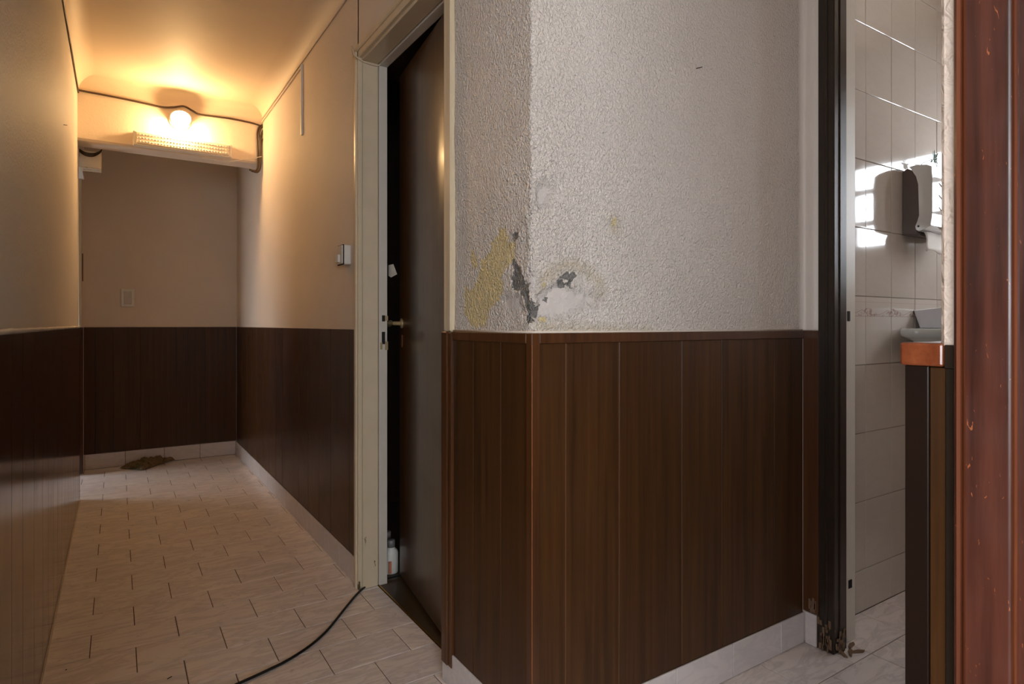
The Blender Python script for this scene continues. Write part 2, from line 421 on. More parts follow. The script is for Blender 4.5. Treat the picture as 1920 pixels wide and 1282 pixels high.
wall('wall_bathroom_far', M['wall_tile'], 'tiled bathroom wall with the small daylight window', [(3.2, 3.32, -3.1, BW2[0], 0, CEIL), (3.2, 3.32, BW2[1], y0, 0, CEIL), (3.2, 3.32, BW2[0], BW2[1], 0, BW2[2]), (3.2, 3.32, BW2[0], BW2[1], BW2[3], CEIL), (3.2, 3.32, y1, 6.4, 0, CEIL), (3.2, 3.32, y0, y1, 0, z0), (3.2, 3.32, y0, y1, z1, CEIL)])
# windows
def window(name, label, axis, plane, a0, a1, z0, z1, bars_a, bars_z):
    r = MB()
    def bx(u0, u1, w0, w1, d0=-.02, d1=.02):
        if axis == 'x': r.box(plane+d0, plane+d1, u0, u1, w0, w1, bev=.002)
        else: r.box(u0, u1, plane+d0, plane+d1, w0, w1, bev=.002)
    f = .028
    bx(a0, a0+f, z0, z1); bx(a1-f, a1, z0, z1); bx(a0, a1, z0, z0+f); bx(a0, a1, z1-f, z1)
    for b in bars_a: bx(b-.015, b+.015, z0, z1)
    for b in bars_z: bx(a0, a1, b-.014, b+.014)
    o = struct(r.build(name, M['aluminium']), label, 'window')
    zz = [z0]+list(bars_z)+[z1]; aa = [a0]+list(bars_a)+[a1]
    for p, q in zip(aa, aa[1:]):
        for s_, t_ in zip(zz, zz[1:]):
            if axis == 'x': B('pane', M['glass'], o, plane-.002, plane+.002, p+.01, q-.01, s_+.01, t_-.01)
            else: B('pane', M['glass'], o, p+.01, q-.01, plane-.002, plane+.002, s_+.01, t_-.01)
    return o
window('window_1', 'small three-pane bathroom window in white frame', 'x', 3.24, BW[0], BW[1], BW[2], BW[3], [], [1.538, 1.70])
window('added_window_5', 'narrow unseen second window added to brighten the bathroom', 'x', 3.24, BW2[0], BW2[1], BW2[2], BW2[3], [], [])
window('added_window_2', 'wide unseen window added to the room behind for daylight', 'y', -3.05, RW[0], RW[1], RW[2], RW[3], [-2.15, -1.25], [])
window('added_window_4', 'tall unseen side window added to the room behind for daylight', 'x', -3.25, LW[0], LW[1], LW[2], LW[3], [-2.05, -1.25], [])
window('added_window_3', 'low unseen glazed window added to the side room for daylight', 'x', -1.65, SW[0], SW[1], SW[2], SW[3], [5.4], [])

# left wall
wall('wall_left', M['plaster_left'], 'bumpy whitewashed plaster wall of the hallway above left wainscot', [(-.30, XL-.004, .06, 4.33, 0, CEIL)])
wall('wall_recess', M['plaster'], 'plaster above and beside the side-room opening', [(-.30, -.187, 4.33, 5.04, 2.0, CEIL), (-.30, -.215, 5.045, 6.2, 0, CEIL)])
# irregular plaster lip over the left wainscot
lip = MB(); pts = [(XL-.001, .3+k*.04, 1.006+.0025*mnoise.noise(Vector((k*.35, 0, 0)))) for k in range(101)]
lip.tube(pts, .0055, 6, 1)
struct(lip.build('trim_1', M['plaster_left']), 'uneven plaster lip running along top of the left wainscot', 'trim')
# back wall and beam
wall('wall_back', M['plaster'], 'cream plaster end wall of the hallway behind the beam', [(-.215, 3.3, YB+.004, 6.2, 0, CEIL)])
wall('beam', M['plaster'], 'plastered ceiling beam carrying the bulb and the emergency light', [(XL-.1, XR+.05, 4.2, 4.372, 2.06, CEIL)], 'beam', bev=.012)
# right wall beyond/above the door
wall('wall_right', M['plaster'], 'warm cream plaster wall beyond the brown door', [(.792, .885, 2.32, 5.21, 0, CEIL), (.792, .885, 1.50, 2.33, 2.09, CEIL)])
# stub wall by the camera and its textured corner
wall('wall_front', stucco('stucco_pitted', srgb(232, 212, 196), .7, 1.6, .008, 1.0), 'thick pitted white plaster wall corner beside the red casing', [(.700, 3.3, .06, .281, .99, CEIL), (.712, 3.3, .06, .279, 0, 1.0)], bev=.004)
# bathroom partition strip, lintel
wall('wall_partition', M['plaster'], 'cream plaster return beside the black-brown door frame', [(1.856, 1.93, 1.076, 1.25, 0, CEIL), (1.86, 1.95, .281, .36, 0, CEIL), (1.86, 1.95, .36, 1.08, 2.12, CEIL)], bev=.003)
# store room partitions behind damaged wall; dark brown stands for the room's darkness
wall('wall_middle_core', plain('store_brown', srgb(52, 32, 18), .8), 'inner core of the projecting corner wall and darkened store room walls', [(.80, .89, 1.15, 1.53, 0, CEIL), (.81, 1.92, 1.15, 1.245, 0, CEIL), (1.92, 3.3, 1.15, 1.245, 0, CEIL), (2.2, 2.3, 1.24, 6.2, 0, CEIL), (.885, 2.25, 3.3, 3.36, 0, CEIL)])

# ---- damaged plaster skin over faces A (X=.792) and B (Y=1.135)
def fnoise(u, z, s, seed, octv=1, gain=.5):
    out = 0; a = 1; tot = 0
    for o in range(octv):
        rs = np.random.RandomState(seed+o); G = rs.rand(256, 256)
        x = u*s+57.3; y = z*s+31.7
        xi = np.floor(x).astype(int); yi = np.floor(y).astype(int); fx = x-xi; fy = y-yi
        fx = fx*fx*(3-2*fx); fy = fy*fy*(3-2*fy)
        g = lambda i, j: G[i % 256, j % 256]
        v = (g(xi, yi)*(1-fx)+g(xi+1, yi)*fx)*(1-fy)+(g(xi, yi+1)*(1-fx)+g(xi+1, yi+1)*fx)*fy
        out = out+v*a; tot += a; a *= gain; s *= 2.03
    return out/tot
def sdist(U, Zc, poly):
    P = np.array(poly); d = np.full(U.shape, 1e9); ins = np.zeros(U.shape, bool)
    for i in range(len(P)):
        ax, ay = P[i]; bx, by = P[(i+1) % len(P)]
        ex, ey = bx-ax, by-ay; L = ex*ex+ey*ey+1e-12
        tt = np.clip(((U-ax)*ex+(Zc-ay)*ey)/L, 0, 1)
        d = np.minimum(d, np.hypot(U-ax-tt*ex, Zc-ay-tt*ey))
        c = ((ay > Zc) != (by > Zc)) & (U < (bx-ax)*(Zc-ay)/(by-ay+1e-12)+ax)
        ins ^= c
    return np.where(ins, -d, d)
def wpt(cx, cy):          # crop pixel -> wall coordinate (u, z)
    px, py = 820+cx/4.5775, 380+cy/4.5775
    if px < 996.5: p = onX(px, py, .792); return (1.135-p.y, p.z)
    p = onY(px, py, 1.135); return (p.x-.792, p.z)
PY = [[(535,215),(575,210),(600,260),(610,330),(670,350),(680,440),(650,500),(600,560),(560,640),(570,760),(520,860),(450,900),(400,1060),(300,1070),(230,950),(225,850),(240,680),(260,750),(310,740),(350,640),(375,500),(430,440),(465,390),(455,350),(500,290),(530,300)],
      [(285,450),(305,400),(325,440),(350,560),(300,570)], [(1490,150),(1525,130),(1530,180),(1500,190)], [(905,680),(935,680),(925,720),(905,715)], [(870,985),(935,985),(900,1020),(860,1030)]]
PG = [[(645,490),(690,530),(730,590),(760,680),(800,700),(800,790),(825,870),(865,880),(835,960),(800,1050),(775,1040),(770,900),(740,800),(720,750),(680,760),(645,740),(645,650),(665,580)],
      [(678,240),(700,245),(692,310),(652,318),(655,280)], [(1015,665),(1060,660),(1095,700),(1080,735),(1030,715)],
      [(1055,640),(1100,595),(1180,590),(1190,615),(1150,650),(1150,735),(1125,720),(1110,665),(1075,655)], [(900,820),(935,810),(930,845),(905,845)]]
PS = [[(850,800),(960,720),(1040,680),(1150,740),(1300,780),(1400,820),(1340,870),(1230,900),(1120,960),(1000,1000),(880,1010),(825,980)],
      [(845,-140),(930,-190),(990,-120),(950,0),(880,60),(840,0)], [(550,830),(640,790),(720,800),(750,930),(700,960),(600,920)], [(840,620),(840,760),(810,740),(800,600)]]
PT = [[(880,620),(960,540),(1100,480),(1230,500),(1350,590),(1440,680),(1440,800),(1380,860),(1330,820),(1380,740),(1280,640),(1180,600),(1050,610),(960,700),(860,790)],
      [(1470,130),(1560,130),(1550,260),(1480,260)], [(820,1010),(1831,1080),(1831,1120),(820,1110)]]
cv = lambda L: [[wpt(*p) for p in q] for q in L]
PY, PG, PS, PT = cv(PY), cv(PG), cv(PS), cv(PT)
du = .0042
us = []; path = []          # (x, y, nx, ny, u)
a0, r0 = .792, .010
ya = np.arange(1.512, 1.135+r0, -du)
for y in ya: path.append((a0, y, -1, 0, 1.135-y))
for k in range(0, 6):
    q = k/5*H; path.append((a0+r0-r0*math.cos(q), 1.135+r0-r0*math.sin(q), -math.cos(q), -math.sin(q), (k/5-.5)*r0))
for x in np.arange(a0+r0+du, 1.853-.022, du): path.append((x, 1.135, 0, -1, x-a0))
for k in range(0, 6):
    q = k/5*H; path.append((1.853-.02+.02*math.sin(q), 1.135-.02+.02*math.cos(q), -math.sin(q), -math.cos(q), 1.853-.02-a0+.006*k))
path.append((1.853, 1.074, -1, 0, 1.853-a0+.06))
zs = np.concatenate([np.arange(1.0005, 1.80, du), np.linspace(1.805, CEIL, 60)])
pa = np.array(path); NU, NZ = len(pa), len(zs)
U = np.repeat(pa[:, 4][:, None], NZ, 1); ZZ = np.repeat(zs[None, :], NU, 0)
def multi(P): return np.min([sdist(U, ZZ, q) for q in P], axis=0)
dy, dg, ds, dt = multi(PY), multi(PG), multi(PS), multi(PT)
flat = np.clip((U-(1.853-a0-.03))/.02, 0, 1)
disp = (fnoise(U, ZZ, 9, 1, 2)-.5)*.005+(fnoise(U, ZZ, 38, 5, 2)-.5)*.0028*np.clip(1.3-np.hypot(U, ZZ-1.15)*1.2, .25, 1)
near = np.exp(-(np.hypot(U-.05, (ZZ-1.12)*.8)/.16)**2)
disp += (np.abs(fnoise(U, ZZ, 26, 9, 3)-.5)*2)*.008*near
disp += np.where(ds < 0, -.0015, 0)-np.clip(-dg, 0, .006)*.5
bul = np.exp(-(np.hypot(U-.08, ZZ-1.055)/.06)**2)*.004
disp = (disp+bul)*(1-flat)
rough = (.42+.80*np.clip(1-(U-.02)/2.0, 0, 1)*(U > 0)+.75*(U <= 0))+.45*np.exp(-((ZZ-1.2)/.28)**2)*np.exp(-(np.clip(np.abs(U)-.02, 0, 9)/.42)**2)
rough *= (1-.95*flat)
co = np.zeros((NU, NZ, 3))
co[..., 0] = pa[:, 0][:, None]+pa[:, 2][:, None]*disp
co[..., 1] = pa[:, 1][:, None]+pa[:, 3][:, None]*disp
co[..., 2] = ZZ
ii = np.arange(NU*NZ).reshape(NU, NZ)
faces = np.stack([ii[:-1, :-1], ii[1:, :-1], ii[1:, 1:], ii[:-1, 1:]], -1).reshape(-1, 4)
me = bpy.data.meshes.new('wall_middle'); me.vertices.add(NU*NZ); me.vertices.foreach_set('co', co.reshape(-1))
me.loops.add(faces.size); me.loops.foreach_set('vertex_index', faces.reshape(-1)); me.polygons.add(len(faces))
me.polygons.foreach_set('loop_start', np.arange(0, faces.size, 4)); me.polygons.foreach_set('loop_total', np.full(len(faces), 4))
me.update(); me.validate(); me.polygons.foreach_set('use_smooth', np.ones(len(faces), bool))
for nm, arr in (('yellow', dy), ('bare', dg), ('smooth', ds), ('tan', dt), ('rough', rough)):
    at = me.attributes.new(nm, 'FLOAT', 'POINT'); at.data.foreach_set('value', arr.reshape(-1).astype(np.float32))
me.materials.append(M['damp'])
wm = bpy.data.objects.new('wall_middle', me); COL.objects.link(wm)
sol = wm.modifiers.new('thickness', 'SOLIDIFY'); sol.thickness = .008; sol.offset = -1
# orient the skin: normals must look into the hallway
n0 = me.polygons[0].normal
if n0.x > 0: me.flip_normals()
struct(wm, 'rough white stucco corner wall with damp yellow stain and peeling grey patches', 'wall')

# ------------------------------------------------------------------ wainscots
def wainscot(name, label, normal, plane, edges, z0, z1, mat, backing, rail=True, th=.008, groove=.0022):
    """normal 'x-': face at X=plane looking to -X (edges along Y); 'x+' ; 'y-': face at Y=plane (edges along X)"""
    def bx(mb, a, b, d0, d1, c, d, bev):
        if normal == 'x-': mb.box(plane+d0, plane+d1, a, b, c, d, bev=bev)
        elif normal == 'x+': mb.box(plane-d1, plane-d0, a, b, c, d, bev=bev)
        elif normal == 'y-': mb.box(a, b, plane+d0, plane+d1, c, d, bev=bev)
        elif normal == 'y+': mb.box(a, b, plane-d1, plane-d0, c, d, bev=bev)
    mb = MB(); bx(mb, min(edges), max(edges), .0018, th, z0, z1-.002, 0)
    root = struct(mb.build(name, backing), label, 'wainscot')
    top = z1-.024 if rail else z1
    for a, b in zip(edges, edges[1:]):
        a, b = min(a, b), max(a, b)
        m_ = MB(); bx(m_, a+groove/2, b-groove/2, 0, .006, z0, top, .0008); m_.build('plank', mat, root)
    if rail:
        m_ = MB(); bx(m_, min(edges), max(edges), -.004, .009, top, z1, .0015); tag(m_.build('top_rail', M['rail'], root), 'worn reddish brown top rail')
    return root
E_left = [.30, .46, .66, .84, 1.02, 1.22, 1.42, 1.62, 1.798, 2.026, 2.246, 2.425, 2.60, 2.78, 2.98, 3.16, 3.36, 3.55, 3.74, 3.95, 4.14, 4.33]
wainscot('trim_2', 'dark glossy brown plank wainscot along the left hallway wall', 'x+', XL, E_left, 0.0, 1.0, M['plank_hall'], M['groove_dark'], rail=False)
tl = [onX(p, 950, XR).y for p in (529, 560, 578, 598, 620, 655)]
E_r = sorted([2.33, 2.345]+tl+[5.19, 4.93, 4.74, 4.55, 4.36, 4.14, 3.97, 3.78, 3.60])
wainscot('trim_3', 'dark brown plank wainscot on the right hallway wall beyond the door', 'x-', XR, E_r, .104, 1.0, M['plank_matt'], M['groove_dark'], rail=False)
E_b = [-.196]+[onY(p, 700, YB).x for p in (178, 212, 263, 331, 385)]+[XR]
wainscot('trim_4', 'dark brown plank wainscot across the end wall of the hallway', 'y-', YB, E_b, .107, 1.0, M['plank_matt'], M['groove_dark'], rail=False)
E_A = [1.148, 1.262, 1.40, 1.512]
wa = wainscot('trim_5', 'brown plank wainscot between the door and the projecting corner', 'x-', XR, E_A, .100, 1.0, M['plank'], M['backing'])
E_B = [.806, .8836, 1.0524, 1.280, 1.446, 1.693, 1.846]
wb = wainscot('trim_6', 'broad brown plank wainscot under the damp-stained wall', 'y-', 1.128, E_B, .100, 1.0, M['plank'], M['backing'])
cp = B('corner_post', M['rail'], wb, .7835, .806, 1.124, 1.148, .10, 1.0, bev=.002); tag(cp, 'corner post with worn light edge')
we = MB(); we.tube([(.7842+.0006*mnoise.noise(Vector((0, 0, k*.6))), 1.1246, .10+.0224*k) for k in range(40)], [.0014], 5, 1); we.build('worn_edge', M['worn_edge'], cp)
dr = MB().box(.780, .792, 1.512, 1.532, .06, .998, bev=.002).box(.776, .792, 1.532, 1.568, .06, 1.0, bev=.003)
tag(dr.build('door_side_strip', M['rail'], wa), 'reddish brown upright strip at door edge')
# little caulk line over the rails
ck = MB(); ck.tube([(.7885, 1.512, 1.002), (.7885, 1.14, 1.002), (.797, 1.1305, 1.002), (1.30, 1.1305, 1.0015), (1.845, 1.1305, 1.002)], .0032, 6, 1)
struct(ck.build('trim_7', M['plaster']), 'thin cream caulk line between stucco and brown rail', 'trim')
# return strip near black frame
wr = MB().box(1.846, 1.856, 1.078, 1.128, .105, 1.0, bev=.001)
o = struct(wr.build('trim_8', M['rail']), 'narrow worn brown board between wainscot and black-brown frame', 'wainscot')
mb = MB()
for k in range(9):
    y = 1.083+random.random()*.035; z = .105+random.random()*.03
    mb.box(1.8445, 1.847, y, y+.006, z, z+.012+random.random()*.02, bev=.0008)
tag(mb.build('rotten_edge', M['rust'], o), 'rotten splintered lower end')
# opening post at hallway end
struct(B('trim_9', M['plank_hall'], None, -.214, -.193, 5.02, 5.045, .012, 1.0, bev=.002), 'slim dark upright post in the corner of the end wall', 'trim')
struct(B('trim_10', M['cream_paint'], None, -.217, -.200, 5.018, 5.044, 1.0, 2.0, bev=.002), 'cream painted upright above the slim dark post', 'trim')
# left wall end strip
struct(B('trim_11', M['plank_hall'], None, -.30, XL+.001, 4.331, 4.338, 0, .998, bev=.001), 'dark end strip closing the left wainscot', 'trim')
struct(MB().tube([(XL+.004, .5+k*.19, .001) for k in range(21)], .0022, 6, 1).build('trim_12', M['plaster']), 'pale joint line where left wainscot meets the floor', 'trim')

# baseboards of tile
def baseboard(name, label, normal, plane, edges, h):
    a, b = min(edges), max(edges)
    bxs = {'x-': (plane+.004, plane+.009, a, b, 0, h-.001), 'y-': (a, b, plane+.004, plane+.009, 0, h-.001)}[normal]
    r = struct(B(name, M['grout'], None, *bxs), label, 'baseboard')
    for p, q in zip(edges, edges[1:]): tile(r, 'tile', p, q, 0.0005, h, M['base_tile'], gap=.003, th=.006, normal=normal, plane=plane)
    return r
baseboard('baseboard_right', 'pale tile baseboard along the right hallway wall', 'x-', .783, sorted([2.345]+[5.195-.2415*k for k in range(12)]), .103)
baseboard('baseboard_back', 'pale tile baseboard under the end wall wainscot', 'y-', YB-.004, [-.19]+[onY(p, 860, YB).x for p in (235, 308, 375)]+[.782], .106)
baseboard('baseboard_corner', 'short pale tile baseboard between door and projecting corner', 'x-', .783, [1.124, 1.35, 1.575], .099)
baseboard('baseboard_middle', 'bluish pale tile baseboard under the broad wainscot', 'y-', 1.124, [.783, 1.015, 1.255, 1.492, 1.723, 1.848], .099)
baseboard('baseboard_frame', 'single short baseboard tile beside the black-brown frame', 'x-', 1.847, [1.083, 1.123], .104)

# ------------------------------------------------------------------ brown door and its cream frame
JY = 2.278
fr = MB()
# far jamb: casing face, reveal, stop
fr.box(.776, .796, JY, 2.322, 0, 2.092, bev=.003)                 # face
fr.box(.770, .790, JY+.012, 2.314, 0, 2.086, bev=.004)
fr.box(.790, .856, JY, 2.33, 0, 2.04, bev=.002)
# header
fr.box(.776, .796, 1.512, 2.322, 2.045, 2.092, bev=.003)
fr.box(.768, .785, 1.512, 2.318, 2.068, 2.090, bev=.004)
fr.box(.790, .856, 1.512, 2.33, 2.036, 2.09, bev=.002)
# near casing above the rail
fr.box(.784, .796, 1.532, 1.566, 1.0, 2.092, bev=.002).box(.779, .796, 1.514, 1.534, 1.0, 2.092, bev=.004)
fr.box(.790, .890, 1.512, 1.566, 0, 2.04, bev=.002)
frame = struct(fr.build('door_frame', M['cream_paint']), 'chipped cream painted frame around the brown door', 'door frame')
st = MB().box(.858, .892, JY-.004, 2.33, 0, 2.04, bev=.0015).box(.858, .892, 1.512, 2.33, 2.030, 2.09, bev=.0015)
stop = st.build('door_stop', M['jamb_paint'], frame); tag(stop, 'paler grey-cream stop of the frame')
mb = MB()
for (a, b, c, d) in ((716.3, 722, 591, 602.5), (716, 722, 622, 645)):
    p, q = onY(a, c, JY-.0045), onY(b, d, JY-.0045); mb.box(p.x, q.x, JY-.0052, JY-.003, q.z, p.z)
mb.build('latch_hole', M['ink'], stop)
mb = MB()
for (a, b, c, d) in ((713, 717, 642, 655), (722, 727.5, 640, 656), (722.5, 727.5, 592, 601)):
    p, q = onY(a, c, JY-.0045), onY(b, d, JY-.0045); mb.box(p.x, q.x, JY-.0058, JY-.003, q.z, p.z, bev=.0005)
mb.build('strike_plate', M['steel'], stop)
# string of old wire round the frame corner
struct(MB().tube([(.772, 2.325, 2.06), (.765, 2.322, 2.10), (.764, 2.30, 2.074), (.765, JY-.002, 2.045), (.80, JY-.004, 2.030), (.85, JY-.004, 2.028), (.858, JY-.008, 2.035)], .003, 6, 5).build('trim_13', M['cream_paint']), 'painted wire looped over the corner of the cream door frame', 'trim')
# leaf
hx, hy = .862, 1.612; ang = -math.atan2(.135, .991)
door = empty('door_1', (hx, hy, 0), 'dark varnished brown door standing slightly ajar in the cream frame', 'door'); door['kind'] = 'structure'
door.rotation_euler = (0, 0, ang)
def dpart(name, mb, mat, parent=None):
    o = mb.build(name, mat); o.parent = parent or door; return o
leaf = dpart('door_leaf', MB().box(0, .038, 0, .70, .012, 2.022, bev=.002), M['door'])
mb = MB(); hz = 1.024; hyy = .665
mb.lathe((0, hyy, hz), (-1, 0, 0), [(.0, 0), (.020, 0), (.020, .004), (.012, .007), (.008, .010), (.008, .034), (0, .036)], 16)
pl = dpart('handle_rose', mb, M['steel'])
mb = MB().tube([(-.031, hyy, hz), (-.036, hyy+.012, hz+.001), (-.038, hyy+.04, hz+.001), (-.036, hyy+.07, hz-.005)], [.007, .006, .009, .012, .011, .010], 10, 5)
o = mb.build('lever', M['steel']); o.parent = pl
mb = MB().box(-.003, 0, hyy-.009, hyy+.009, hz-.095, hz-.045, bev=.002); dpart('keyhole_plate', mb, plain('dull_brass', srgb(120, 72, 44), .4, .6))
for hzv in (.3, 1.7): dpart('hinge', MB().lathe((-.004, -.004, hzv), (0, 0, 1), [(0, 0), (.006, 0), (.006, .09), (0, .09)], 10), M['steel'])
# threshold
struct(MB().box(.8565, .862, 1.566, JY, -.004, .0035, bev=.001).build('trim_14', M['brass']), 'thin brass strip across the threshold of the brown door', 'threshold')
struct(B('trim_15', plain('threshold_board', srgb(70, 52, 30), .35), None, .862, 1.02, 1.50, 2.9, -.0024, .001), 'dark brown threshold floor behind the brass strip', 'threshold')
# white rag tag on edge
mb = MB(); P = [onX(728.5, 497, .905), onX(737, 495, .905), onX(744, 514, .905), onX(733, 520, .905), onX(728.5, 517, .905)]
mb.prism([(p.y, p.z) for p in P], 'x', .905, .9065)
tag(mb.build('paper_tag', M['paper']), 'small crumpled pale paper tag hanging at the door gap above handle', 'tag')
# bottles
def bottle(x, y, h, label, lab):
    r = empty('bottle', (x, y, .001), label, 'bottle')
    mb = MB().lathe((x, y, .001), (0, 0, 1), [(0, 0), (.026, 0), (.029, .004), (.029, h*.60), (.026, h*.68), (.013, h*.78), (.013, h*.80), (0, h*.80)], 24); mb.build('body', M['white'], r)
    mb = MB().lathe((x, y, .001), (0, 0, 1), [(0, h*.78), (.016, h*.78), (.016, h*.98), (.013, h), (0, h)], 20); mb.build('cap', M['grey_cap'], r)
    if lab:
        mb = MB().box(x-.020, x-.009, y-.0295, y-.020, h*.05, h*.42, bev=.001)
        tag(mb.build('label_band', M['orange'], r), 'faded orange label')
bottle(.945, 2.368, .135, 'white plastic bottle at front of the row behind the door edge', True)
bottle(.958, 2.445, .145, 'white bottle with grey cap in middle of the row behind the door', False)
bottle(.968, 2.525, .150, 'rearmost white bottle of the row behind the door edge', False)

# ------------------------------------------------------------------ bathroom door frame, tile wall
fr = MB()
fr.box(1.852, 1.925, 1.030, 1.083, 0, 2.2, bev=.003)
for y in (1.054,): fr.box(1.8485, 1.853, y-.0045, y+.0045, .02, 2.2, bev=.002)
for x in (1.886,): fr.box(x-.006, x+.006, 1.0265, 1.031, .01, 2.2, bev=.002)
fr.box(1.852, 1.925, .355, .40, 0, 2.2, bev=.003)
fr.box(1.852, 1.925, .355, 1.083, 2.12, 2.2, bev=.003)
d2 = struct(fr.build('door_2', M['dark_frame']), 'black-brown moulded wooden frame of the bathroom doorway', 'door frame')
mb = MB(); random.seed(3)
for k in range(44):
    q = random.random(); z = random.random()**1.6*.10; hgt_ = .01+random.random()*.03
    if q < .6: y = 1.035+random.random()*.045; mb.box(1.8475, 1.852, y, y+.003+random.random()*.005, z, z+hgt_*(1-z*5), bev=.0006)
    else: x = 1.855+random.random()*.05; mb.box(x, x+.004+random.random()*.006, 1.0245, 1.0275, z*.5, z*.5+hgt_*.7, bev=.0006)
tag(mb.build('rotten_foot', M['rust'], d2), 'splintered rotten foot of the frame')
jb = MB().box(1.926, 2.010, 1.048, 1.128, 0, 2.2, bev=.002)
j = struct(jb.build('trim_16', M['jamb_paint']), 'pale tiled edge behind the black-brown frame', 'trim')
mb = MB()
for (pa_, pb_) in (((1589, 583), (1593.5, 602)), ((1591, 1088), (1597, 1101))):
    p, q = onY(*pa_, 1.047), onY(*pb_, 1.047); mb.box(p.x, q.x, 1.0455, 1.05, q.z, p.z, bev=.001)
mb.build('lock_recess', M['ink'], j)
dbr = empty('wood_debris', (1.925, 1.012, 0), 'splinters of rotten wood at foot of the black-brown frame', 'debris')
for k, (x, y, a) in enumerate(((1.905, 1.008, .5), (1.93, 1.0, -.4), (1.95, 1.03, .2), (1.88, 1.018, 1.0))):
    o = MB().prism([(-.022, -.003), (.016, -.006), (.026, .001), (.006, .007), (-.014, .004)], 'z', 0, .006, .001).build('splinter', M['rust'])
    o.parent = dbr; o.location = (x-1.925, y-1.012, .0005); o.rotation_euler = (0, 0, a)
for n_, v_ in (('brown_plank_satin', .2), ('brown_plank', .32), ('brown_plank_hall', .4)):
    bpy.data.materials[n_].node_tree.nodes['Principled BSDF'].inputs['Specular IOR Level'].default_value = v_
# tiled wall Y=1.135, X 2.01..3.2
tw = struct(B('wall_bathroom', M['tile_grout'], None, 1.99, 3.2, 1.137, 1.15, 0, CEIL), 'glossy grey-beige tiled bathroom wall with floral border row', 'wall')
vx = [2.012, 2.060, 2.2445, 2.4295, 2.6145, 2.7995, 2.985, 3.17, 3.2]
hz_ = [0, .148, .391, .634, .876, 1.12, 1.3625, 1.605, 1.8475, 2.09, 2.30, CEIL]
random.seed(11)
for a, b in zip(vx, vx[1:]):
    for c, d in zip(hz_, hz_[1:]):
        o = tile(tw, 'wall_tile' if abs(c-.876) > .01 else 'border_tile', a, b, c, d, M['wall_tile'], gap=.002, th=.006, normal='y-', plane=1.134, tilt=.003)
        if o and abs(c-.876) < .01:
            pass
# flat printed border on its own row (one thin decal tile set in each tile of that row)
for o in [o for o in tw.children if o.name.startswith('border_tile')]:
    me_ = o.data.copy(); me_.materials[0] = M['border_tile']
    for v_ in me_.vertices: v_.co = o.matrix_basis @ v_.co
    o.data = me_; o.location = (0, 0, 0); o.rotation_euler = (0, 0, 0)
# towel dispenser
DX0, DX1 = 2.508, 2.79
dp = empty('towel_dispenser', (2.65, 1.134, 1.37), 'white and smoky plastic paper towel dispenser on the bathroom tiles', 'dispenser')
pt = lambda L, X: [(onX(a, b, X).y, onX(a, b, X).z) for a, b in L]
mb = MB().prism(pt([(1691, 322), (1700, 316), (1712, 320), (1724, 336), (1724, 414), (1717, 430), (1722, 441), (1691, 440)], DX0), 'x', DX0+.003, DX1-.003, .002)
tag(mb.build('body', M['smoke'], dp), 'dark smoky body')
cov = [(1703, 313), (1716, 309), (1736, 308), (1746, 311), (1748, 330), (1748, 400), (1746, 422), (1733, 429), (1722, 434), (1716, 430), (1715, 424), (1721, 416), (1723, 404), (1723, 345), (1719, 330), (1712, 320)]
mb = MB().prism(pt(cov, DX0), 'x', DX0, DX1, .003)
cvr = mb.build('cover', M['glossy_white'], dp); tag(cvr, 'glossy pale grey front cover')
p = onX(1721.5, 424, DX0-.001)
mb = MB().box(DX0-.0015, DX0+.002, p.y-.004, p.y+.004, p.z-.0015, p.z+.0015).box(DX0-.0015, DX0+.002, p.y-.0015, p.y+.0015, p.z-.004, p.z+.004)
mb.build('screw_cross', M['ink'], cvr)
mb = MB()
for k in range(3):
    p0 = Vector((2.56, 1.029, 1.545-k*.045)); mb.tube([p0, p0+Vector((.06, 0, -.028)), p0+Vector((.13, 0, -.03)), p0+Vector((.19, 0, -.01))], .0011, 5, 4)
mb.build('reflected_line', M['ink'], cvr)  # dark lines drawn on the cover as wires reflected in it
# towel
tw_ = MB(); N = 10
g = [[None]*6 for _ in range(N)]
for i in range(N):
    for k in range(6):
        x = 2.535+.20*i/(N-1); z = 1.368-.075*k/5+(.008*math.sin(i*1.1)*(k == 5)); y = 1.07-.004*math.sin(i*.9+k)-.012*k/5
        g[i][k] = tw_.bm.verts.new((x, y, z))
for i in range(N-1):
    for k in range(5): tw_.bm.faces.new((g[i][k], g[i+1][k], g[i+1][k+1], g[i][k+1])).smooth = True
o = tw_.build('paper_towel', M['paper']); so = o.modifiers.new('thick', 'SOLIDIFY'); so.thickness = .0015
tag(o, 'white folded paper towel hanging out below the dispenser', 'paper towel')
# sprig
sp = MB(); c0 = onY(1750, 298, 1.085); random.seed(5)
for k in range(9):
    a = k*.7+.2; L = .024+random.random()*.012; d = Vector((math.cos(a), -.3*abs(math.sin(a*1.7)), math.sin(a))).normalized(); s_ = d.cross(Vector((0, 1, 0))).normalized()*.006
    b0 = sp.bm.verts.new(c0); b1 = sp.bm.verts.new(c0+d*L*.5+s_); b2 = sp.bm.verts.new(c0+d*L); b3 = sp.bm.verts.new(c0+d*L*.5-s_+Vector((0, -.002, 0)))
    sp.bm.faces.new((b0, b1, b2, b3))
sp.tube([c0, c0+Vector((0, .03, -.005)), c0+Vector((.01, .049, -.012))], .0015, 5, 3)
o = sp.build('leaf_sprig', M['leaf']); so = o.modifiers.new('thick', 'SOLIDIFY'); so.thickness = .001
tag(o, 'small dark green artificial sprig stuck on tiles above the dispenser', 'plant')
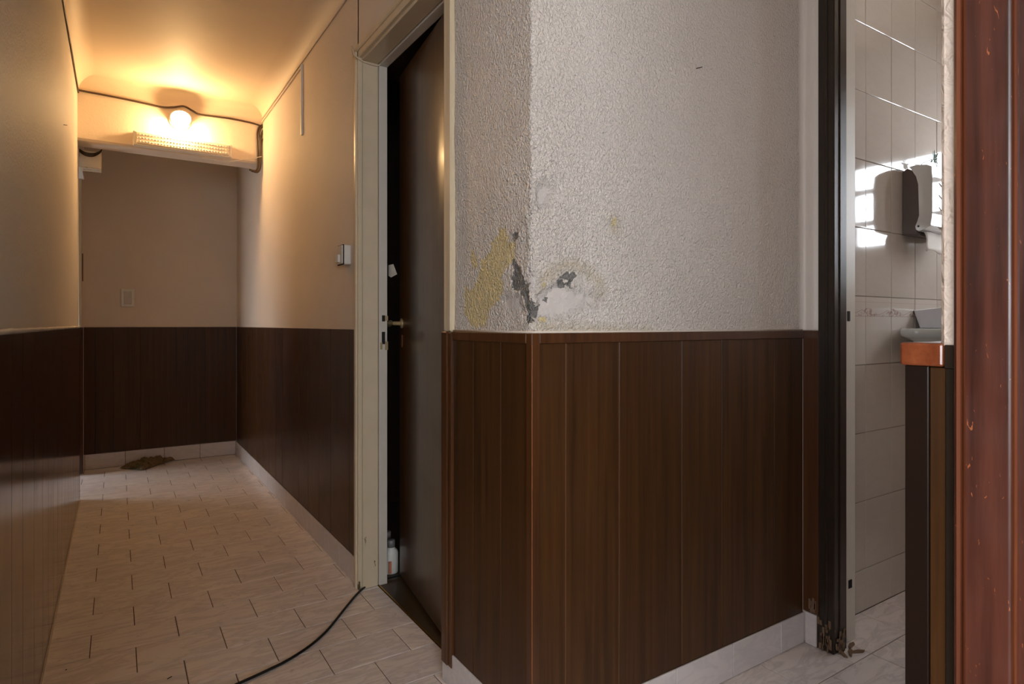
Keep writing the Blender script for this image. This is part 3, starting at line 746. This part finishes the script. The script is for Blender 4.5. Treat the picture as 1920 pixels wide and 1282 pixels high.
# basin
bs = empty('wash_basin', (2.7, 1.134, .95), 'white ceramic wash basin against the bathroom tiles', 'basin')
bx0 = onY(1672.5, 620, 1.12).x
bm = MB()
def basin_ring(inset, z, n=40):
    out = []
    for k in range(n):
        a = 2*math.pi*k/n; ca, sa = math.cos(a), math.sin(a); e = 4.5
        rx, ry = (3.02-bx0)/2-inset, .115-inset
        q = (abs(ca)**e+abs(sa)**e)**(-1/e)
        out.append(bm.bm.verts.new(((3.02+bx0)/2+rx*ca*q, 1.017+ry*sa*q, z)))
    return out
R = [basin_ring(.010, .972), basin_ring(.002, .978), basin_ring(0, .996), basin_ring(.004, 1.004), basin_ring(.014, 1.005), basin_ring(.024, .995), basin_ring(.050, .93), basin_ring(.085, .90)]
for A, Bq in zip(R, R[1:]):
    for k in range(40): bm.bm.faces.new((A[k], A[(k+1) % 40], Bq[(k+1) % 40], Bq[k])).smooth = True
bm.bm.faces.new(R[-1])
Q = [R[0], basin_ring(.045, .955), basin_ring(.075, .885)]
for A, Bq in zip(Q, Q[1:]):
    for k in range(40): bm.bm.faces.new((A[k], A[(k+1) % 40], Bq[(k+1) % 40], Bq[k])).smooth = True
bm.bm.faces.new(Q[-1])
bm.build('bowl', M['ceramic'], bs)
MB().lathe((2.86, 1.02, .898), (0, 0, 1), [(0, 0), (.018, 0), (.02, .004), (.01, .005), (0, .003)], 16).build('drain', M['steel'], bs)
bk = MB(); q = [onX(1711, 584, 2.60), onX(1764, 571, 2.60), onX(1780, 616, 2.60), onX(1720, 616, 2.60)]
bk.prism([(q[0].y-.002, 1.075), (.985, 1.088), (.975, 1.006), (1.112, 1.006)], 'x', 2.60, 2.86, .004)
tag(bk.build('plastic_tub', plain('pale_grey_plastic', srgb(214, 212, 218), .3)), 'pale grey flared tub standing on the basin rim', 'tub')

# ------------------------------------------------------------------ foreground: stub wall wainscot and red casing
sw = MB().box(.700, 1.85, .2914, .3135, 0, .977, bev=.0008)
s1 = struct(sw.build('trim_17', M['worn_dark']), 'scuffed nearly black wainscot board edge beside the red casing', 'wainscot')
tag(B('inner_board', M['plank'], s1, 0.7025, .713, .2765, .2912, 0, .976, bev=.001), 'brown inner board')
tag(B('dark_gap_strip', M['dark_frame'], s1, .701, .712, .2656, .2768, 0, .976, bev=.001), 'dark upright strip')
c_ = MB().box(.697, 1.85, .277, .3175, .977, 1.001, bev=.0025, seg=2)
tag(c_.build('cap_rail', M['cap_wood'], s1), 'bright orange-brown cap rail')
tag(B('cap_shadow_block', M['dark_frame'], s1, .6985, .712, .2656, .2768, .976, .9995, bev=.001), 'dark end block painted as the cap in shadow')  # dark colour stands in for shade at the cap's inner end
cs = MB()
# profile in (x, y): bead, groove, flat, bead, step
prof = [(.700, .2655), (.6915, .2655), (.6875, .2635), (.6860, .2610), (.6875, .2585), (.6895, .2572), (.6895, .2562), (.6865, .2552), (.6860, .2535),
        (.6860, .2210), (.6861, .2198), (.6868, .2188), (.6870, .2180), (.6870, .2172), (.6865, .2155), (.6885, .2140), (.692, .2135), (.692, .206), (.695, .2055), (.695, .06), (.700, .06)]
A_ = [cs.bm.verts.new((x, y, 0)) for x, y in prof]; B_ = [cs.bm.verts.new((x, y, CEIL-.05)) for x, y in prof]
for k in range(len(prof)-1): cs.bm.faces.new((A_[k], A_[k+1], B_[k+1], B_[k]))
for f, k in zip(list(cs.bm.faces), range(99)): f.material_index = 1 if k in (3, 4, 5, 6, 7, 13, 14) else 0
cs.bm.faces.new((A_[-1], A_[0], B_[0], B_[-1])); cs.bm.faces.new(A_); cs.bm.faces.new(B_[::-1])
struct(cs.build('door_frame', [M['mahogany'], wood('worn_bead', srgb(58, 26, 13), srgb(122, 64, 34), rough=.6, coat=0)]), 'scratched glossy red mahogany door casing close to the viewer', 'door frame')

bpy.data.materials['worn_bead'].node_tree.nodes['Principled BSDF'].inputs['Specular IOR Level'].default_value = .12

# ------------------------------------------------------------------ lamp, emergency light, cables
bp = onY(340, 222, 4.10)
lamp = empty('wall_lamp', (bp.x, 4.2, bp.z), 'round porcelain lamp holder with glowing bare bulb on the beam', 'lamp')
ax = Vector((0, -.62, -.78)).normalized()
c0 = Vector((bp.x, 4.199, bp.z+.015))
mb = MB().lathe(c0, (0, -1, 0), [(0, 0), (.060, 0), (.062, .006), (.058, .014), (.040, .022), (0, .022)], 32)
c1 = Vector((bp.x, 4.145, bp.z+.020))
mb.lathe(c1, ax, [(0, -.034), (.022, -.034), (.040, -.020), (.050, .000), (.055, .010), (.056, .014), (.053, .014), (.044, .006), (.030, -.004), (.018, .010), (0, .010)], 32)
mb.build('lamp_holder', M['white'], lamp)
mb = MB().lathe(c1+ax*.006, ax, [(0, 0), (.013, 0), (.014, .012), (.020, .024), (.028, .038), (.031, .053), (.028, .069), (.018, .080), (0, .085)], 24); mb.build('bulb', M['bulb'], lamp)
el = empty('emergency_light', (.34, 4.2, 2.10), 'unlit long white emergency light with rows of clear diodes on the beam', 'emergency light')
mb = MB().box(.078, .604, 4.155, 4.199, 2.063, 2.150, bev=.008, seg=2); mb.build('housing', M['white'], el)
mb = MB().box(.092, .590, 4.151, 4.157, 2.074, 2.140, bev=.003); cv_ = mb.build('diffuser', plain('pale_diffuser', srgb(215, 205, 190), .15, coat=.5), el)
mb = MB()
for i in range(30):
    for k in range(3):
        mb.lathe((.112+.458*i/29, 4.1515, 2.087+.020*k), (0, -1, 0), [(.0045, 0), (.0040, .003), (0, .005)], 6)
o = mb.build('diode', plain('clear_diode', srgb(235, 230, 220), .1, coat=1), cv_); o['kind'] = 'stuff'
for sx_ in (.097, .585): MB().lathe((sx_, 4.152, 2.107), (0, -1, 0), [(.0035, 0), (.003, .002), (0, .002)], 8).build('screw', M['steel'], el)
yb = 4.193
def cab(name, pts, r, mat, label, cat='cable', plane=None, f=None, smooth=5):
    o = MB().tube([f(*p) for p in pts], r, 6, smooth).build(name, mat); return tag(o, label, cat)
fb = lambda a, b: onY(a, b, yb)
cab('beam_cable', [(142, 156), (145, 167), (158, 171), (195, 178), (245, 188), (300, 200), (325, 201), (345, 199), (362, 208), (378, 215), (430, 222), (470, 230), (490, 236)], .0055, M['cable_brown'], 'dark brown cable strung across the beam above the bulb', f=fb)
bun = empty('cable_bundle', (.78, 4.19, 2.2), 'bundle of old brown cables hanging down the beam corner', 'cable')
e8 = lambda x, y: onY(400+x/8.0125, 180+y/8.0125, yb-.004)
for k, (L, r) in enumerate((([(775, 425), (700, 455), (662, 540), (664, 700), (668, 900), (668, 1040), (640, 1120), (540, 1105)], .0058),
              ([(770, 440), (712, 480), (688, 560), (700, 700), (690, 900), (690, 1060), (650, 1140), (570, 1125)], .0055),
              ([(775, 425), (770, 490), (735, 540), (712, 640), (708, 900), (700, 1080), (660, 1145), (600, 1135)], .0058),
              ([(770, 470), (778, 580), (735, 660), (716, 760), (714, 900), (706, 1060), (675, 1130)], .0035))):
    MB().tube([e8(*p)+Vector((0, -.003*k, 0)) for p in L], r, 8, 5).build('cable', M['cable_brown'], bun)
MB().tube([e8(*p)+Vector((0, -.018, 0)) for p in ((610, 905), (640, 930), (680, 925), (722, 918))], .002, 6, 4).build('cable_tie', M['white'], bun)
cab('thin_white_cable', [(378, 296), (400, 299.5), (425, 303), (450, 300), (470, 297.5), (482, 296.5)], .0022, M['white'], 'thin white cable running under the emergency light', f=lambda a, b: onY(a, b, 4.19))
YS = [4.19-.1*k for k in range(31)]
tag(MB().tube([(XR-.001, y, 2.352+.004*mnoise.noise(Vector((y*2, 1, 0)))) for y in YS], .0042, 6, 1).build('painted_cable', M['plaster']), 'cream painted cable running under the right cove', 'cable')
tag(MB().tube([(XR-.001, y, 2.330+.003*mnoise.noise(Vector((y*2, 5, 0)))) for y in [4.19-.1*k for k in range(11)]]+[(XR-.001, 3.17, 2.335)], .004, 6, 1).build('painted_cable', M['plaster']), 'shorter cream painted cable ending at the white conduit', 'cable')
tag(MB().tube([(XL+.001, y, 2.322+.005*mnoise.noise(Vector((y*1.5, 9, 0)))) for y in YS], .0040, 6, 1).build('painted_cable', M['cable_brown']), 'thin cable along the top of the left wall', 'cable')
c_t, c_b = onX(566, 121, XR), onX(565.5, 254, XR)
cn = MB().box(XR-.006, .792, c_t.y-.010, c_t.y+.006, c_b.z, c_t.z, bev=.0015)
tag(cn.build('cable_conduit', M['white']), 'short white vertical conduit stub on the right wall', 'conduit')
# junction box and loops in the recess
jx = empty('junction_box', (-.13, 4.44, 2.0), 'cream junction box under the beam at the left recess', 'junction box')
MB().box(-.19, -.078, 4.39, 4.50, 1.948, 2.052, bev=.003).build('housing', M['cream_paint'], jx)
MB().box(-.186, -.082, 4.386, 4.392, 1.952, 2.048, bev=.001).build('cover', M['white'], jx)
for k in range(3):
    tag(MB().tube([onY(*p, 4.383) for p in ((148, 279+k*2), (160, 286+k*2.6), (175, 288+k*2.4), (187, 284+k*1.4), (191, 280))], .0034, 6, 4).build('loop_cable', M['cable_brown']),
        ('upper', 'middle', 'lowest')[k]+' dark cable loop drooping in front of the junction box', 'cable', 'cable loops at the junction box')
# switch plate on end wall
pa_, pb_ = onY(227, 541, YB), onY(252, 575, YB)
sw_ = empty('wall_switch', ((pa_.x+pb_.x)/2, YB, (pa_.z+pb_.z)/2), 'white rectangular switch plate on the end wall', 'switch')
MB().box(pa_.x, pb_.x, YB-.006, YB+.005, pb_.z, pa_.z, bev=.002).build('plate', M['white'], sw_)
xm = pa_.x+(pb_.x-pa_.x)*.22; xn = pa_.x+(pb_.x-pa_.x)*.80
MB().box(xm, xn, YB-.010, YB-.004, pb_.z+.018, pa_.z-.018, bev=.0015).build('rocker', plain('rocker_plastic', srgb(205, 198, 190), .35), sw_)
# box switch on right wall
bx_ = empty('box_switch', (XR, 2.45, 1.30), 'small surface-mounted white box switch beside the cream door frame', 'switch')
MB().box(.762, .792, 2.412, 2.486, 1.262, 1.340, bev=.003).build('housing', M['white'], bx_)
MB().box(.754, .7625, 2.414, 2.484, 1.264, 1.338, bev=.002).build('cover', M['jamb_paint'], bx_)
MB().box(.746, .756, 2.436, 2.470, 1.270, 1.302, bev=.002).build('rocker', M['white'], bx_)
MB().box(.7600, .7635, 2.411, 2.487, 1.2605, 1.3415).build('dark_seam', M['ink'], bx_)
# nails
p = onY(1310, 127, 1.13); d = Vector((.012, -.002, .004))
tag(MB().tube([p+Vector((-.006, .004, -.002)), p+d*.4, p+d], .0011, 6, 1).build('nail', M['ink']), 'tiny dark nail in the upper stucco wall', 'nail')
p = onX(121, 234, XL)
tag(MB().tube([p+Vector((-.004, 0, 0)), p+Vector((.008, 0, 0)), p+Vector((.008, .012, .003))], .0012, 6, 1).build('wire_hook', M['cable_brown']), 'tiny rusty wire hook high on the left wall', 'hook')
# hinge marks on recess upright
mb = MB(); a_, b_ = onY(153, 475, YB-.001), onY(156, 527, YB-.001); mb.box(a_.x, b_.x, YB-.004, YB+.004, b_.z, a_.z, bev=.001)
tag(mb.build('hinge_remnant', M['rust']), 'thin rusty hinge remnant at left edge of the end wall', 'hinge')

# ------------------------------------------------------------------ floor cable and rag
pp = [(770, 1078), (748, 1083), (728, 1088), (708, 1092), (690, 1099), (672, 1113), (650, 1139), (628, 1167), (608, 1190), (580, 1214), (540, 1240), (500, 1260), (450, 1283), (400, 1305), (340, 1335)]
P = [onZ(a, b, .0) for a, b in pp]
tag(MB().tube([(v.x, v.y, .0047+(.004 if 1 <= i <= 3 else 0)) for i, v in enumerate(P)], .0042, 8, 6).build('power_cable', M['black']), 'black power cable snaking from the brown door over the tiles', 'cable')
rg = MB(); c = (onZ(246, 876)+onZ(322, 862))/2; N = 34; ax_ = (onZ(326, 858)-onZ(242, 880)); W = ax_.length/2; ax_.normalize(); bx2 = Vector((-ax_.y, ax_.x, 0))
G = [[None]*N for _ in range(N)]
for i in range(N):
    for k in range(N):
        a = i/(N-1)*2-1; b = k/(N-1)*2-1
        rr = 1-.22*abs(mnoise.noise(Vector((math.atan2(b, a)*1.3, 2, 0))))*2*max(abs(a), abs(b))
        p = c+ax_*(a*W*rr*1.02)+bx2*(b*.10*rr+.02*a)
        rdg = abs(mnoise.noise(Vector((a*2.2+b*1.1, b*2.6, 3.1))))
        h = .046*max(0, 1-max(abs(a), abs(b))**3)*(1-rdg*1.6)+.016*mnoise.noise(Vector((a*6, b*6, 1)))*max(0, 1-max(abs(a), abs(b))**6)
        p.z = max(.002, .006+h)
        G[i][k] = rg.bm.verts.new(p)
for i in range(N-1):
    for k in range(N-1): rg.bm.faces.new((G[i][k], G[i+1][k], G[i+1][k+1], G[i][k+1])).smooth = True
t = NT('dirty_rag_cloth'); v = t.coord(); t.color(t.ramp(t.noise(v, 22, 4, .6, .5), [(.35, srgb(74, 70, 40)), (.5, srgb(134, 112, 80)), (.7, srgb(112, 92, 64))])); t.set(Roughness=.95); t.bump(t.noise(v, 300, 2), .4, .001)
o = rg.build('cloth_rag', t.m); so = o.modifiers.new('thick', 'SOLIDIFY'); so.thickness = .002; so.offset = 1
tag(o, 'crumpled brown and olive rag lying by the end wall baseboard', 'rag')
for (a, b, lb, L_) in ((124, 1256, 'tiny dark crumb on the tile near the left wainscot', .003), (318, 1271, 'short dark splinter on the tile near the lower edge', .012)):
    p = onZ(a, b); tag(MB().tube([(p.x-L_/2, p.y-L_*.3, .0014), (p.x+L_/2, p.y+L_*.3, .0014)], .0012, 5, 1).build('floor_crumb', M['ink']), lb, 'debris')
